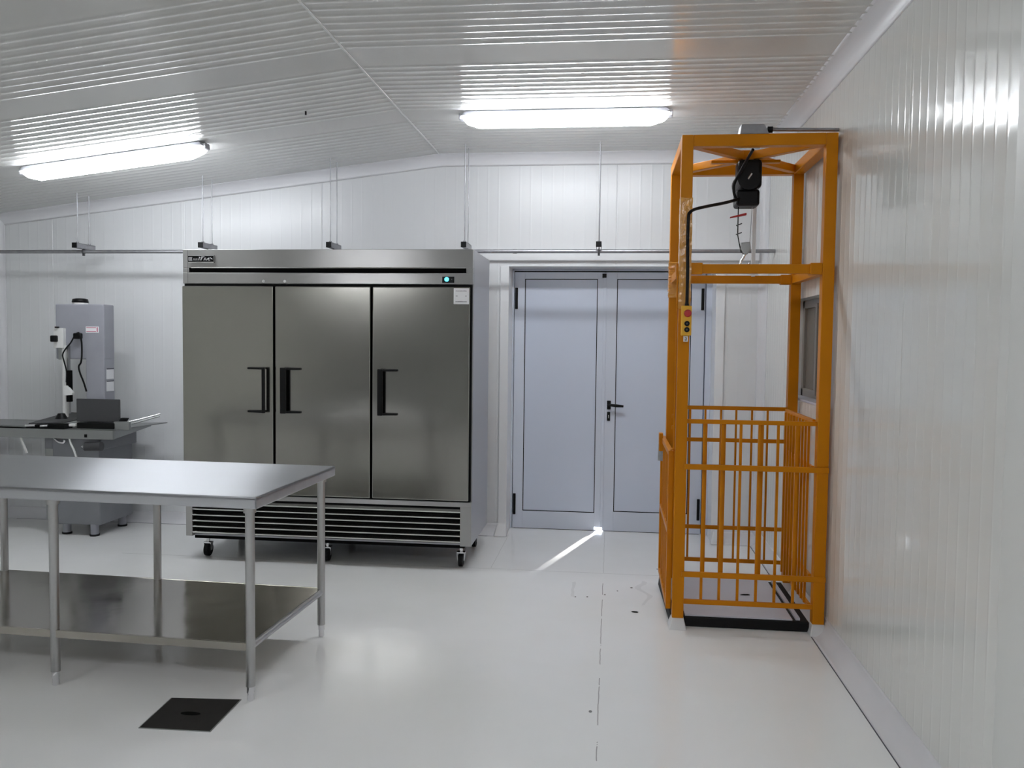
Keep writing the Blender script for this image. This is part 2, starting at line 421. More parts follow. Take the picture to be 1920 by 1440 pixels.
# ------------------------------------------------------------ ceiling lamps
def make_lamp(em):
    """built level around the origin, hanging below z = 0"""
    root = empty('ceiling_lamp', (0, 0, 0))
    L_ = .645
    h = MB()
    h.hexa([(-L_, -.055, -.034), (L_, -.055, -.034), (L_, .055, -.034), (-L_, .055, -.034),
            (-L_+.02, -.045, -.002), (L_-.02, -.045, -.002), (L_-.02, .045, -.002), (-L_+.02, .045, -.002)])
    h.build('lamp_housing', lampbody, root, .006)
    # prismatic diffuser: tapered at both ends
    secs = [(-L_+.004, .052, .040), (-L_+.035, .058, .075), (-L_+.11, .060, .100), (L_-.11, .060, .100), (L_-.035, .058, .075), (L_-.004, .052, .040)]
    vs = []; n = 10
    for x, hw, dz in secs:
        for i in range(n):
            th = PI*i/(n-1)
            s = abs(math.sin(th))**.7
            vs.append((x, -hw*math.cos(th), -.034-(dz-.034)*s))
    fs = [(k*n+i, k*n+i+1, (k+1)*n+i+1, (k+1)*n+i) for k in range(len(secs)-1) for i in range(n-1)]
    fs += [tuple(range(n)), tuple(reversed(range((len(secs)-1)*n, len(secs)*n)))]
    d = MB().add(vs, fs, True).build('diffuser', em, root)
    for x in (-L_+.0, L_+.0):
        c = MB().box((x-.016, -.03, -.05), (x+.016, .03, -.012))
        c.build('end_cap', lampbody, root, .005)
    return root
lamp0 = make_lamp(lamp_e); lamp1 = make_lamp(lamp_n)  # lamp1: unseen pair added to brighten the foreground
spots = [(-.315, 5.37, 0, 'white tubular ceiling lamp above the double door and beside the yellow lift', 'lit ceiling lamps in view'),
         (-3.30, 5.37, 1, 'white tubular ceiling lamp on the sloping ceiling above the grey bone saw', 'lit ceiling lamps in view'),
         (-.328, -.30, 0, 'added white tubular ceiling lamp, unseen, on level ceiling above the camera', 'unseen ceiling lamps added at the near end to light the foreground'),
         (-3.27, -.30, 1, 'added white tubular ceiling lamp, unseen, on sloping ceiling at the near end of room', 'unseen ceiling lamps added at the near end to light the foreground')]
for i, (x, y, tilt, lab, grp) in enumerate(spots):
    o = (lamp0, None, lamp1, None)[i] or copy_tree(lamp0 if i < 2 else lamp1)
    o.location = (x, y, zc(x)-.002)
    if tilt: o.rotation_euler = (0, -math.atan(SL), 0)
    tag(o, lab, 'lamp', grp)

# tiny black anchor on the ceiling
mb = MB().tube([(-1.86, 5.05, zc(-1.86)-.0), (-1.86, 5.05, zc(-1.86)-.022)], .006, 10)
tag(mb.build('ceiling_anchor', black), 'small black anchor stub in the white ceiling between the lamps', 'anchor')

# ------------------------------------------------------------ pipe and its hangers
PY, PZ, PRD = 6.29, 2.182, .014
pipe = MB().tube([(XL+.002, PY, PZ), (-.72, PY, PZ)], PRD, 16).tube([(-.72, PY, PZ), (XR-.002, PY, PZ)], PRD, 16).tube([(-.735, PY, PZ), (-.705, PY, PZ)], PRD+.003, 16)
tag(pipe.build('service_pipe', galv), 'thin grey steel pipe running along the back wall under its hangers', 'pipe')
def make_hanger(x, first=False):
    root = empty('pipe_hanger', (x, PY, PZ))
    zt = zc(x)
    for y in (6.215, 6.365):
        MB().tube([(x, y, 2.205), (x, y, zt-.001)], .0038, 8).build('threaded_rod', galv, root)
        MB().tube([(x, y, 2.243), (x, y, 2.252)], .010, 6).build('nut', galv, root)
    ch = MB()
    y0, y1, hw, z0, z1 = 6.175, 6.415, .019, 2.202, 2.240
    ch.box((x-hw, y0, z0), (x-hw+.003, y1, z1)).box((x+hw-.003, y0, z0), (x+hw, y1, z1)).box((x-hw, y0, z1-.003), (x+hw, y1, z1))
    ch.build('channel', galv, root)
    B('channel_end_cap', (x-hw-.001, y0-.004, z0-.001), (x+hw+.001, y0+.004, z1+.001), black, root, .002)
    c = MB()
    ring = [(x, PY+.019*math.cos(a), PZ+.019*math.sin(a)) for a in [2*PI*i/16 for i in range(17)]]
    c.tube(ring, .004, 6, cap=False); c.box((x-.008, PY-.006, PZ-.032), (x+.008, PY+.006, PZ-.014))
    c.build('pipe_clamp', dkgrey, root)
    return root
hl = [(-4.12, 'pipe hanger at the far left, above the grey bone saw'),
      (-3.10, 'pipe hanger over the left end of the refrigerator'),
      (-2.10, 'pipe hanger over the middle of the refrigerator'),
      (-1.085, 'pipe hanger over the right end of the refrigerator'),
      (-.105, 'pipe hanger above the double door')]
for x, lab in hl:
    tag(make_hanger(x), lab + ', twin rods and black-ended channel', 'hanger', 'pipe hangers along the back wall')

# ------------------------------------------------------------ three-door refrigerator
def refrigerator():
    X0, X1, Y0, Y1 = -2.896, -.905, 5.56, 6.26
    ZB, ZT = .155, 2.115
    root = empty('reach_in_refrigerator', ((X0+X1)/2, 5.9, 0), 'large stainless steel three-door refrigerator on castors against the back wall', 'refrigerator')
    b = MB()
    b.box((X0, Y0, ZB), (X1, Y1, ZT)); b.build('cabinet_body', steel_side, root, .004)
    # header with air slot
    h = MB(); yh = 5.515
    h.box((X0, yh, 1.886), (X1, Y0, 1.960)).box((X0, yh, 1.993), (X1, Y0, ZT)).box((X0, yh, 1.96), (X0+.045, Y0, 1.993)).box((X1-.045, yh, 1.96), (X1, Y0, 1.993))
    hd = h.build('header_panel', steel_hd, root, .003)
    B('air_slot', (X0+.04, yh+.02, 1.955), (X1-.04, Y0-.001, 1.996), blackm, hd)
    lip = MB().hexa([(X0+.06, yh-.004, 1.990), (X1-.05, yh-.004, 1.990), (X1-.05, yh+.012, 1.994), (X0+.06, yh+.012, 1.994),
                     (X0+.06, yh-.001, 1.997), (X1-.05, yh-.001, 1.997), (X1-.05, yh+.012, 1.999), (X0+.06, yh+.012, 1.999)])
    lip.build('slot_lip', louvre_m, hd)
    for sx in (X0+.034,):
        B('corner_seam', (sx, yh-.0006, 1.89), (sx+.002, yh+.001, ZT-.004), dkgrey, hd)
    bd = B('name_badge', (-2.858, yh-.006, 2.026), (-2.668, yh, 2.074), black, hd, .002)
    r = MB()
    for a, c in (((-2.858, 2.071), (-2.668, 2.0745)), ((-2.858, 2.0255), (-2.668, 2.032)), ((-2.859, 2.026), (-2.8555, 2.074)), ((-2.6715, 2.026), (-2.668, 2.074))):
        r.box((a[0], yh-.008, a[1]), (c[0], yh-.005, c[1]))
    r.build('badge_rim', chrome, bd)
    s = MB(); yb = yh-.0075
    def stroke(pts, rad): s.tube([(x, yb, z) for x, z in pts], rad, 6)
    # pale block lettering, then a bold white script word
    for i in range(3): stroke([(-2.848+i*.009, 2.040), (-2.848+i*.009, 2.060)], .0013)
    stroke([(-2.850, 2.0605), (-2.824, 2.0605)], .0012); stroke([(-2.850, 2.050), (-2.824, 2.050)], .0012); stroke([(-2.850, 2.0405), (-2.824, 2.0405)], .0012)
    for i in range(6): stroke([(-2.816+i*.008, 2.041), (-2.813+i*.008, 2.055)], .001)
    stroke([(-2.775, 2.064), (-2.768, 2.056)], .0028)
    stroke([(-2.762, 2.064), (-2.738, 2.065)], .0022); stroke([(-2.752, 2.064), (-2.764, 2.042)], .003)
    stroke([(-2.742, 2.041), (-2.735, 2.056), (-2.728, 2.057)], .002)
    stroke([(-2.730, 2.052), (-2.729, 2.043), (-2.722, 2.042), (-2.717, 2.054)], .002)
    stroke([(-2.712, 2.049), (-2.703, 2.054), (-2.707, 2.058), (-2.713, 2.051), (-2.708, 2.042), (-2.698, 2.044)], .002)
    stroke([(-2.700, 2.060), (-2.690, 2.055), (-2.682, 2.049)], .002)
    s.build('badge_lettering', paper, bd)
    dp = B('display', (-1.108, yh-.004, 1.897), (-1.028, yh, 1.937), black, hd, .002)
    MB().tube([(-1.078, yh-.0055, 1.919), (-1.078, yh-.0035, 1.919)], .0145, 18).build('display_digits', cyan_e, dp)
    MB().tube([(-1.045, yh-.005, 1.919), (-1.045, yh-.0035, 1.919)], .004, 12).build('display_button', dkgrey, dp)
    for lx in (-2.325, -2.176):
        MB().tube([(lx, yh+.0, 1.903), (lx, yh-.006, 1.903)], .010, 16).build('lock', chrome, hd)
    # doors
    B('door_gasket', (X0+.012, 5.515, .455), (X1-.008, Y0-.0005, 1.884), blackm, root)
    dz0, dz1, yf = .466, 1.868, 5.487
    for k, (a, c) in enumerate(((X0+.008, -2.249), (-2.235, -1.582), (-1.568, X1-.014))):
        d = MB().box((a, yf, dz0), (c, 5.527, dz1)).build('door', steel_h, root, .006)
        # C-shaped black handle
        if k == 0: gx0, gx1, tip = -2.312, -2.290, -2.425
        elif k == 1: gx0, gx1, tip = -2.185, -2.145, -2.055
        else: gx0, gx1, tip = -1.522, -1.487, -1.395
        g = MB(); yg = yf-.048
        g.box((gx0, yg, 1.022), (gx1, yg+.016, 1.328))
        inner = gx0 if tip < gx0 else gx1
        for zz in (1.030, 1.320):
            sg = 1 if zz > 1.2 else -1
            g.hexa([(min(gx0, tip), yg+.0 if tip > gx0 else yf-.014, zz-.007), (max(gx1, tip), yg+.0 if tip < gx0 else yf-.014, zz-.007),
                    (max(gx1, tip), yg+.018 if tip < gx0 else yf, zz-.007), (min(gx0, tip), yg+.018 if tip > gx0 else yf, zz-.007),
                    (min(gx0, tip), yg+.0 if tip > gx0 else yf-.014, zz+.007), (max(gx1, tip), yg+.0 if tip < gx0 else yf-.014, zz+.007),
                    (max(gx1, tip), yg+.018 if tip < gx0 else yf, zz+.007), (min(gx0, tip), yg+.018 if tip > gx0 else yf, zz+.007)])
        g.build('handle', black, d, .004)
        if k == 2:
            st = B('sticker', (-1.026, yf-.0025, 1.757), (-.925, yf-.0003, 1.860), paper, d)
            random.seed(3)
            for z0, xa, xb in ((1.842, -1.012, -.940), (1.773, -1.013, -.938)):
                x = xa; tx = MB(); tx.box((xa, yf-.0029, z0-.0015), (xb, yf-.0024, z0-.0005))
                while x < xb:
                    ww = random.uniform(.003, .006)
                    tx.box((x, yf-.0032, z0-.002), (x+ww, yf-.0024, z0+random.uniform(.001, .003))); x += ww+.002
                tx.build('sticker_print', ink, st)
            for xa, xb in ((-1.012, -1.000), (-.950, -.940)): B('sticker_print', (xa, yf-.0032, 1.808), (xb, yf-.0024, 1.811), ink, st)
    # louvred base grille
    g = MB()
    g.box((X0, 5.53, .418), (X1, Y0, .452)).box((X0, 5.53, ZB), (X0+.048, Y0, .42)).box((X1-.075, 5.53, ZB), (X1, Y0, .42))
    g.build('base_frame', steel_hd, root, .003)
    B('grille_recess', (X0+.048, 5.552, .170), (X1-.075, 5.5595, .418), blackm, root)
    for i in range(6):
        z = .178+i*.040
        lv = MB().hexa([(X0+.046, 5.532, z), (X1-.074, 5.532, z), (X1-.074, 5.553, z+.018), (X0+.046, 5.553, z+.018),
                        (X0+.046, 5.530, z+.008), (X1-.074, 5.530, z+.008), (X1-.074, 5.553, z+.024), (X0+.046, 5.553, z+.024)])
        lv.build('louvre', louvre_m, root)
    B('underside', (X0+.05, 5.56, .135), (X1-.05, Y1-.02, ZB), blackm, root)
    for cx in (-2.776, -1.915, -.985):
        for cy in (5.615, 6.17):
            c = empty('castor', (cx, cy, .0)); c.parent = root; c.location = Vector((cx, cy, 0))-root.location
            MB().tube([(cx-.014, cy, .048), (cx+.014, cy, .048)], .047, 24).build('wheel', rubber, c)
            f = MB().box((cx-.028, cy-.022, .092), (cx+.028, cy+.022, .100))
            for sx in (-1, 1):
                f.hexa([(cx+sx*.019, cy-.012, .04), (cx+sx*.023, cy-.012, .04), (cx+sx*.023, cy+.012, .04), (cx+sx*.019, cy+.012, .04),
                        (cx+sx*.023, cy-.02, .095), (cx+sx*.027, cy-.02, .095), (cx+sx*.027, cy+.02, .095), (cx+sx*.023, cy+.02, .095)])
            f.tube([(cx, cy, .098), (cx, cy, .137)], .012, 10)
            f.tube([(cx-.024, cy, .048), (cx+.024, cy, .048)], .006, 8)
            f.build('fork', chrome, c)
    return root
refrigerator()

# ------------------------------------------------------------ stainless work table
def work_table():
    o = Vector((-1.43, 3.311, 0)); a = .0374
    root = empty('work_table', o, 'long stainless steel work table with undershelf standing in the left foreground', 'table')
    root.rotation_euler = (0, 0, -a)
    # local frame: +x goes along the table to the left => use negative x
    Lg, W_, H = 1.93, .903, .872
    def P(name, mb, m_, bev=0.0, par=None):
        ob = mb.build(name, m_, None, bev); ob.parent = par or root; ob.location = (0, 0, 0); return ob
    t_ = MB().box((-Lg, 0, H-.018), (0, W_, H))
    t_.box((-Lg, 0, H-.050), (0, .012, H)).box((-Lg, W_-.012, H-.050), (0, W_, H)).box((-.012, 0, H-.050), (0, W_, H)).box((-Lg, 0, H-.05), (-Lg+.012, W_, H))
    P('tabletop', t_, steel_t, .005)
    g = .055; xs = (-g, -g-.903, -g-1.80)
    for x in xs:
        for y in (g, W_-g):
            lg = P('leg', MB().tube([(x, y, .062), (x, y, H-.02)], .0195, 20), steel_tube)
            P('foot', MB().tube([(x, y, 0), (x, y, .004), (x, y, .03), (x, y, .036), (x, y, .075)], .012, 14, rads=[.013, .015, .013, .0165, .0165]), chrome, 0, lg)
            P('leg_socket', MB().tube([(x, y, H-.075), (x, y, H-.018)], .026, 18), steel_tube, 0, lg)
    zs = .248
    s = MB().box((xs[2]-.02, g-.005, zs-.003), (xs[0]+.0, W_-g+.005, zs))
    s.box((xs[2], g-.014, zs-.034), (xs[0], g-.005, zs)).box((xs[2], W_-g+.005, zs-.034), (xs[0], W_-g+.014, zs))
    P('undershelf', s, steel_sh, .002)
    for x in (xs[0], xs[2]):
        P('shelf_rail', MB().tube([(x, g, zs-.018), (x, W_-g, zs-.018)], .0155, 16), steel_tube)
    return root
work_table()

# ------------------------------------------------------------ floor drain
dr = empty('floor_drain', (-1.67, 3.21, 0), 'square dark steel floor drain cover beside the table leg', 'drain')
cs = [(-1.816, 3.337), (-1.527, 3.362), (-1.518, 3.071), (-1.800, 3.064)]
mb = MB().hexa([(x, y, 0.0005) for x, y in reversed(cs)] + [(x, y, .0035) for x, y in reversed(cs)])
pl = mb.build('cover', drain_m, dr, .001)
rim = MB(); cc = Vector((-1.667, 3.21))
for i in range(4):
    p = Vector(cs[i]); q = Vector(cs[(i+1) % 4])
    P_ = cc+(p-cc)*1.03; Q_ = cc+(q-cc)*1.03
    rim.hexa([(p.x, p.y, 0), (q.x, q.y, 0), (Q_.x, Q_.y, 0), (P_.x, P_.y, 0), (p.x, p.y, .0028), (q.x, q.y, .0028), (Q_.x, Q_.y, .0028), (P_.x, P_.y, .0028)])
rim.build('rim', saw_l, dr)
mb = MB(); n = 20
ring = [(-1.665+.042*math.cos(2*PI*i/n), 3.205+.016*math.sin(2*PI*i/n), .0036) for i in range(n)]
mb.prism(ring, (0, 0, .0006)); mb.build('finger_slot', blackm, pl)

# ------------------------------------------------------------ bone saw
def bone_saw():
    root = empty('bone_saw', (-4.06, 6.2, 0), 'grey upright bone saw with steel sliding table behind the work table', 'saw')
    X0, X1 = -4.31, -3.84
    B('base_cabinet', (X0+.09, 6.02, .085), (X1, 6.47, .79), saw_b, root, .008)
    B('side_pan', (X0, 6.06, .11), (X0+.09, 6.40, .79), saw_l, root, .006)
    B('upper_cabinet', (X0+.02, 6.03, .66), (X1+.01, 6.52, .80), saw_b, root, .006)
    for fx, fy in ((X0+.16, 6.08), (X1-.06, 6.00+.045), (X0+.16, 6.41), (X1-.05, 6.40)):
        f = MB().tube([(fx, fy, .012), (fx, fy, .09)], .030, 18).build('foot', saw_m, root)
        MB().tube([(fx, fy, 0), (fx, fy, .014)], .036, 18).build('rubber_pad', rubber, f)
    # column and wheel housing
    B('column', (-3.99, 6.10, .79), (X1+.0, 6.235, 1.36), saw_m, root, .006)
    hd = B('wheel_housing', (-4.235, 6.10, 1.345), (X1+.002, 6.235, 1.765), saw_m, root, .008)
    MB().tube([(-4.075, 6.17, 1.765), (-4.075, 6.17, 1.778)], .055, 20).build('knob_stem', white_p, hd)
    MB().tube([(-4.075, 6.17, 1.778), (-4.075, 6.17, 1.782), (-4.075, 6.17, 1.806), (-4.075, 6.17, 1.812)], .06, 20, rads=[.056, .06, .055, .03]).build('tension_knob', black, hd)
    sw = B('switch_box', (-4.228, 6.062, 1.428), (-4.148, 6.10, 1.582), white_p, hd, .004)
    B('switch_knob', (-4.232, 6.025, 1.475), (-4.188, 6.064, 1.525), black, sw, .008)
    B('switch_lever', (-4.205, 6.045, 1.582), (-4.182, 6.07, 1.592), black, sw, .002)
    lb = B('warning_label', (-3.985, 6.097, 1.548), (-3.880, 6.1002, 1.596), paper, hd)
    r = MB().box((-3.980, 6.0955, 1.585), (-3.902, 6.0975, 1.590)).box((-3.980, 6.0955, 1.556), (-3.902, 6.0975, 1.561)).box((-3.896, 6.0955, 1.556), (-3.886, 6.0975, 1.59))
    r.build('label_print', pinkred, lb)
    pg = B('plug', (-4.065, 6.055, 1.500), (-4.010, 6.10, 1.545), black, hd, .008)
    c1 = [(-4.035, 6.06, 1.542), (-4.005, 6.04, 1.546), (-3.985, 6.03, 1.52), (-3.982, 6.04, 1.46), (-3.990, 6.05, 1.37), (-4.005, 6.06, 1.32), (-4.022, 6.06, 1.29), (-4.012, 6.06, 1.24), (-3.990, 6.07, 1.17), (-3.975, 6.08, 1.10)]
    c2 = [(-4.062, 6.07, 1.52), (-4.085, 6.06, 1.47), (-4.115, 6.05, 1.43), (-4.138, 6.04, 1.38), (-4.125, 6.04, 1.32), (-4.115, 6.05, 1.25), (-4.118, 6.05, 1.17)]
    MB().tube(spl(c1), .0065, 8).build('cable', black, root)
    MB().tube(spl(c2), .0055, 8).build('cable', black, root)
    for z in (1.235, 1.14):
        l = B('rating_label', (X1-.0, 6.125, z-.04), (X1+.0025, 6.22, z+.04), paper, root)
        B('label_band', (X1+.002, 6.125, z+.034), (X1+.0035, 6.22, z+.042), ink, l)
    # blade guide, guard and pusher
    MB().tube([(-4.160, 6.10, .90), (-4.160, 6.10, 1.45)], .022, 16).build('guide_post', white_p, root)
    B('guard', (-4.205, 6.085, 1.34), (-4.165, 6.098, 1.43), saw_l, root, .002)
    MB().box((-4.118, 6.06, .93), (-4.106, 6.085, 1.45)).build('blade', steel_tube, root)
    MB().box((-4.122, 6.05, 1.02), (-4.092, 6.09, 1.26)).build('blade_guide', blackm, root, .004)
    MB().prism([(-4.122, 6.03, 1.07), (-4.062, 6.03, 1.075), (-4.058, 6.03, 1.092), (-4.105, 6.03, 1.145), (-4.122, 6.03, 1.145)], (0, .03, 0)).build('pusher', white_p, root, .003)
    # table
    t_ = MB().box((-4.95, 5.975, .800), (-3.700, 6.50, .812))
    t_.box((-4.95, 5.972, .748), (-3.700, 5.979, .818)).hexa([(-3.700, 5.972, .750), (-3.694, 5.972, .750), (-3.694, 6.50, .800), (-3.700, 6.50, .800), (-3.700, 5.972, .818), (-3.694, 5.972, .818), (-3.694, 6.50, .818), (-3.700, 6.50, .818)])
    t_.build('saw_table', saw_l, root, .002)
    MB().hexa([(-3.99, 6.02, .815), (-3.694, 6.02, .815), (-3.52, 6.44, .835), (-3.99, 6.44, .815), (-3.99, 6.02, .822), (-3.694, 6.02, .822), (-3.52, 6.44, .842), (-3.99, 6.44, .822)]).build('table_extension', saw_l, root, .002)
    MB().hexa([(-4.42, 6.03, .845), (-4.13, 6.03, .858), (-4.03, 6.38, .895), (-4.36, 6.42, .900),
               (-4.42, 6.03, .853), (-4.13, 6.03, .866), (-4.03, 6.38, .903), (-4.36, 6.42, .908)]).build('sliding_tray', dkgrey, root, .002)
    MB().box((-4.98, 6.02, .822), (-4.40, 6.46, .834)).build('carriage', saw_l, root, .002)
    B('carriage_block', (-4.44, 6.02, .812), (-4.13, 6.14, .845), black, root, .006)
    MB().tube([(-4.42, 6.0, .835), (-4.34, 6.0, .84)], .011, 10).tube([(-4.30, 6.0, .835), (-4.24, 6.0, .84)], .009, 10).build('carriage_lock', chrome, root)
    MB().tube([(-4.17, 6.06, .89), (-4.17, 6.06, .93)], .045, 18, rads=[.045, .025]).build('blade_boss', black, root)
    bp = MB().box((-4.055, 6.072, .868), (-3.70, 6.082, 1.045)).build('back_plate', dkgrey, root, .012)
    B('plate_foot', (-4.02, 6.02, .822), (-3.72, 6.07, .868), black, root, .006)
    B('white_clip', (-4.075, 6.005, .838), (-4.025, 6.05, .858), white_p, root, .004)
    MB().prism([(-3.715, 6.06, .862), (-3.66, 6.06, .862), (-3.635, 6.06, .905), (-3.69, 6.06, .905)], (0, .03, 0)).build('fence_clamp', black, root, .003)
    MB().box((-3.73, 6.03, .815), (-3.60, 6.06, .880)).build('clamp_bracket', saw_l, root, .006)
    MB().tube([(-3.68, 6.08, .865), (-3.60, 6.15, .885), (-3.47, 6.24, .925)], .0085, 10).build('fence_rail', chrome, root)
    MB().tube([(-3.68, 6.04, .845), (-3.60, 6.11, .865), (-3.46, 6.21, .912)], .0065, 10).build('fence_rail', saw_l, root)
    # pieces under the table
    MB().bar((-4.452, 5.985, .748), (-4.405, 5.985, .63), .012, .012).build('table_strut', white_p, root)
    mb = MB().tube(spl([(-4.055, 5.985, .75), (-4.045, 5.985, .71), (-4.02, 5.985, .66), (-4.00, 5.985, .60)]), .008, 8).build('table_strut', white_p, root)
    MB().tube(spl([(-4.19, 6.0, .748), (-4.15, 5.99, .722), (-4.11, 5.99, .715), (-4.095, 5.99, .735)]), .009, 8).build('hook_rod', chrome, root)
    B('inspection_label', (-4.135, 6.0275, .688), (-4.035, 6.0295, .725), paper, root)
    MB().tube([(-3.93, 5.99, .69), (-3.80, 5.99, .695)], .034, 14).build('motor_cap', dkgrey, root)
    MB().tube([(-3.955, 5.985, .69), (-3.925, 5.985, .69)], .030, 8, rads=[.014, .034]).build('wing_nut', chrome, root)
    MB().box((-3.925, 5.968, .762), (-3.905, 5.973, .785)).build('table_slot', blackm, root)
    return root
def spl(pts, k=6):
    pts = [Vector(p) for p in pts]; out = []
    for i in range(len(pts)-1):
        p0 = pts[max(i-1, 0)]; p1 = pts[i]; p2 = pts[i+1]; p3 = pts[min(i+2, len(pts)-1)]
        for j in range(k):
            t_ = j/k
            out.append(.5*((2*p1)+(p2-p0)*t_+(2*p0-5*p1+4*p2-p3)*t_*t_+(3*p1-p0-3*p2+p3)*t_**3))
    out.append(pts[-1]); return out
bone_saw()

# ------------------------------------------------------------ yellow goods lift
LX0, LX1, LY0, LY1, LZ = .345, 1.132, 4.573, 5.413, 2.604
PW = .060
def goods_lift():
    root = empty('goods_lift', ((LX0+LX1)/2, (LY0+LY1)/2, 0), 'tall yellow steel goods lift frame with barred cage in the right corner', 'lift')
    for x in (LX0, LX1-PW):
        for y in (LY0, LY1-PW):
            p = B('post', (x, y, .035), (x+PW, y+PW, LZ), yel, root, .004)
            a, b_ = x-.012, x+PW+.014
            if x > 1: b_ = x+PW-.003
            c, d = y-.03, y+PW+.012
            MB().hexa([(a-.008, c-.02, 0), (b_, c-.02, 0), (b_, d, 0), (a-.008, d, 0), (x-.002, y-.002, .052), (x+PW+.002, y-.002, .052), (x+PW+.002, y+PW+.002, .052), (x-.002, y+PW+.002, .052)]).build('footing', epoxy_w, p, .004)
    z0 = LZ-.060
    B('top_beam', (LX0+PW, LY0, z0), (LX1-PW, LY0+PW, LZ), yel, root, .004)
    B('top_beam', (LX0+PW, LY1-PW, z0), (LX1-PW, LY1, LZ), yel, root, .004)
    B('top_beam', (LX0, LY0+PW, z0), (LX0+PW, LY1-PW, LZ), yel, root, .004)
    B('top_beam', (LX1-PW, LY0+PW, z0), (LX1, LY1-PW, LZ), yel, root, .004)
    cx, cy = (LX0+LX1)/2, (LY0+LY1)/2
    for sx, sy in ((LX0+.05, LY0+.05), (LX1-.05, LY0+.05), (LX0+.05, LY1-.05), (LX1-.05, LY1-.05)):
        MB().bar((sx, sy, LZ-.032), (cx+(sx-cx)*.12, cy+(sy-cy)*.12, LZ-.032), .045, .045).build('diagonal_brace', yel, root, .003)
    B('mounting_plate', (cx-.055, cy-.055, LZ-.062), (cx+.055, cy+.055, LZ-.004), yel, root, .003)
    MB().box((cx-.20, 4.955, LZ-.070), (cx+.18, 4.995, LZ-.054)).build('mounting_bar', yel, root, .003)
    # carriage ring at head height
    zr0, zr1 = 1.888, 1.936
    B('carriage_beam', (LX0+.045, LY0+.012, zr0), (LX1-.045, LY0+.055, zr1), yel, root, .003)
    B('carriage_beam', (LX0+.045, LY1-.058, zr0), (LX1-.045, LY1-.02, zr1), yel, root, .003)
    B('carriage_beam', (LX0+.012, LY0+.06, zr0), (LX0+.05, LY1-.06, zr1), yel, root, .003)
    B('carriage_beam', (LX1-.055, LY0+.06, zr0), (LX1-.015, LY1-.06, zr1), yel, root, .003)
    for x in (LX0+PW+.001, LX1-PW-.061):
        B('guide_shoe', (x, LY0+.0, 1.882), (x+.060, LY0+.062, 1.942), yel, root, .004)
        B('guide_shoe', (x, LY1-.066, 1.882), (x+.060, LY1-.012, 1.942), yel, root, .004)
    B('guide_shoe', (LX0-.012, LY0+.062, 1.87), (LX0+.03, LY0+.12, 1.945), yel, root, .004)
    MB().box((.835, LY1-.062, 1.93), (.858, LY1-.045, LZ-.06)).build('guide_rail', trim_m, root, .002)
    # front lattice
    fl_ = [(1.118, 1.095, .406, 1.075, LY0+.020), (.882, .853, .39, LX1+.000, LY0-.010), (.306, .277, .39, LX1+.000, LY0-.010), (.149, .123, .405, 1.075, LY0+.020)]
    for z1, z0_, a, b_, y in fl_:
        B('front_rail', (a, y, z0_), (b_, y+.016, z1), yel, root, .002)
    for i, x in enumerate((.498, .592, .688, .784, .880, .976)):
        B('front_bar', (x-.007, LY0+.036, .135), (x+.007, LY0+.048, 1.108), yel, root)
    for i, x in enumerate((.505, .602, .798)):
        B('gate_bar', (x-.010, LY0+.052, .27), (x+.010, LY0+.066, 1.10), yel, root)
    # rear lattice
    for z in (1.123, .924, .378, .172):
        B('rear_rail', (LX0+PW, LY1-.045, z-.012), (LX1-PW, LY1-.03, z+.012), yel, root, .002)
    for x in (.492, .585, .680, .772, .867, .961):
        B('rear_bar', (x-.006, LY1-.030, .17), (x+.006, LY1-.020, 1.123), yel, root)
    # right lattice
    xr = LX1-.075
    for z in (1.115, .868, .292, .135):
        B('side_rail', (xr, LY0+PW, z-.012), (xr+.016, LY1-PW, z+.012), yel, root, .002)
    for i in range(9):
        y = LY0+.11+i*.077
        B('side_bar', (xr-.012, y-.006, .135), (xr, y+.006, 1.11), yel, root)
    # left gate, hung on the outside
    gx = LX0-.030
    for z in (.925, .50, .09):
        B('gate_rail', (gx, LY0+.075, z-.014), (gx+.026, LY1-.002, z+.014), yel, root, .002)
    for y in (LY0+.078, LY1-.030):
        B('gate_stile', (gx, y, .075), (gx+.028, y+.028, .94), yel, root, .003)
    for i in range(6):
        y = LY0+.19+i*.098
        B('side_bar', (gx+.006, y-.007, .09), (gx+.018, y+.007, .925), yel, root)
    lk = B('latch', (gx-.018, LY1-.16, .86), (gx+.006, LY1-.10, .97), yel, root, .003)
    MB().prism([(gx-.024, LY1-.14, .80), (gx+.01, LY1-.16, .80), (gx+.01, LY1-.16, .87), (gx-.02, LY1-.13, .90)], (.004, .035, 0)).build('latch_tag', galv, lk)
    rod = spl([(LX0-.006, LY0+.028, 1.90), (LX0-.006, LY0+.028, 1.4), (LX0-.007, LY0+.028, 1.0), (LX0-.008, LY0+.032, .962), (LX0-.018, LY0+.06, .948), (LX0-.02, LY0+.10, .945)])
    MB().tube(rod, .0045, 8).build('latch_rod', yel, root)
    for z in (1.06, 1.12):
        MB().tube([(LX0-.012, LY0+.05, z), (LX0-.012, LY0+.05, z+.02)], .007, 8).build('rod_eye', yel, root)
    # floor plate with black skirt
    B('skirt', (LX0+PW+.006, LY0+.022, .0), (LX1-PW-.01, LY1-.06, .056), rubber, root, .008)
    B('platform', (LX0+.070, LY0+.028, .056), (LX1-.155, LY1-.07, .064), plate_m, root, .002)
    MB().hexa([(LX0-.008, LY0+.075, 0), (LX0+.02, LY0+.075, 0), (LX0+.02, LY1-.03, 0), (LX0-.03, LY1-.03, 0),
               (LX0-.004, LY0+.075, .05), (LX0+.02, LY0+.075, .05), (LX0+.02, LY1-.03, .05), (LX0-.024, LY1-.03, .05)]).build('side_skirt', rubber, root, .003)
    MB().bar((LX1-.125, LY0+.04, .062), (LX1-.125, LY1-.08, .062), .022, .012).build('edge_angle', plate_m, root)
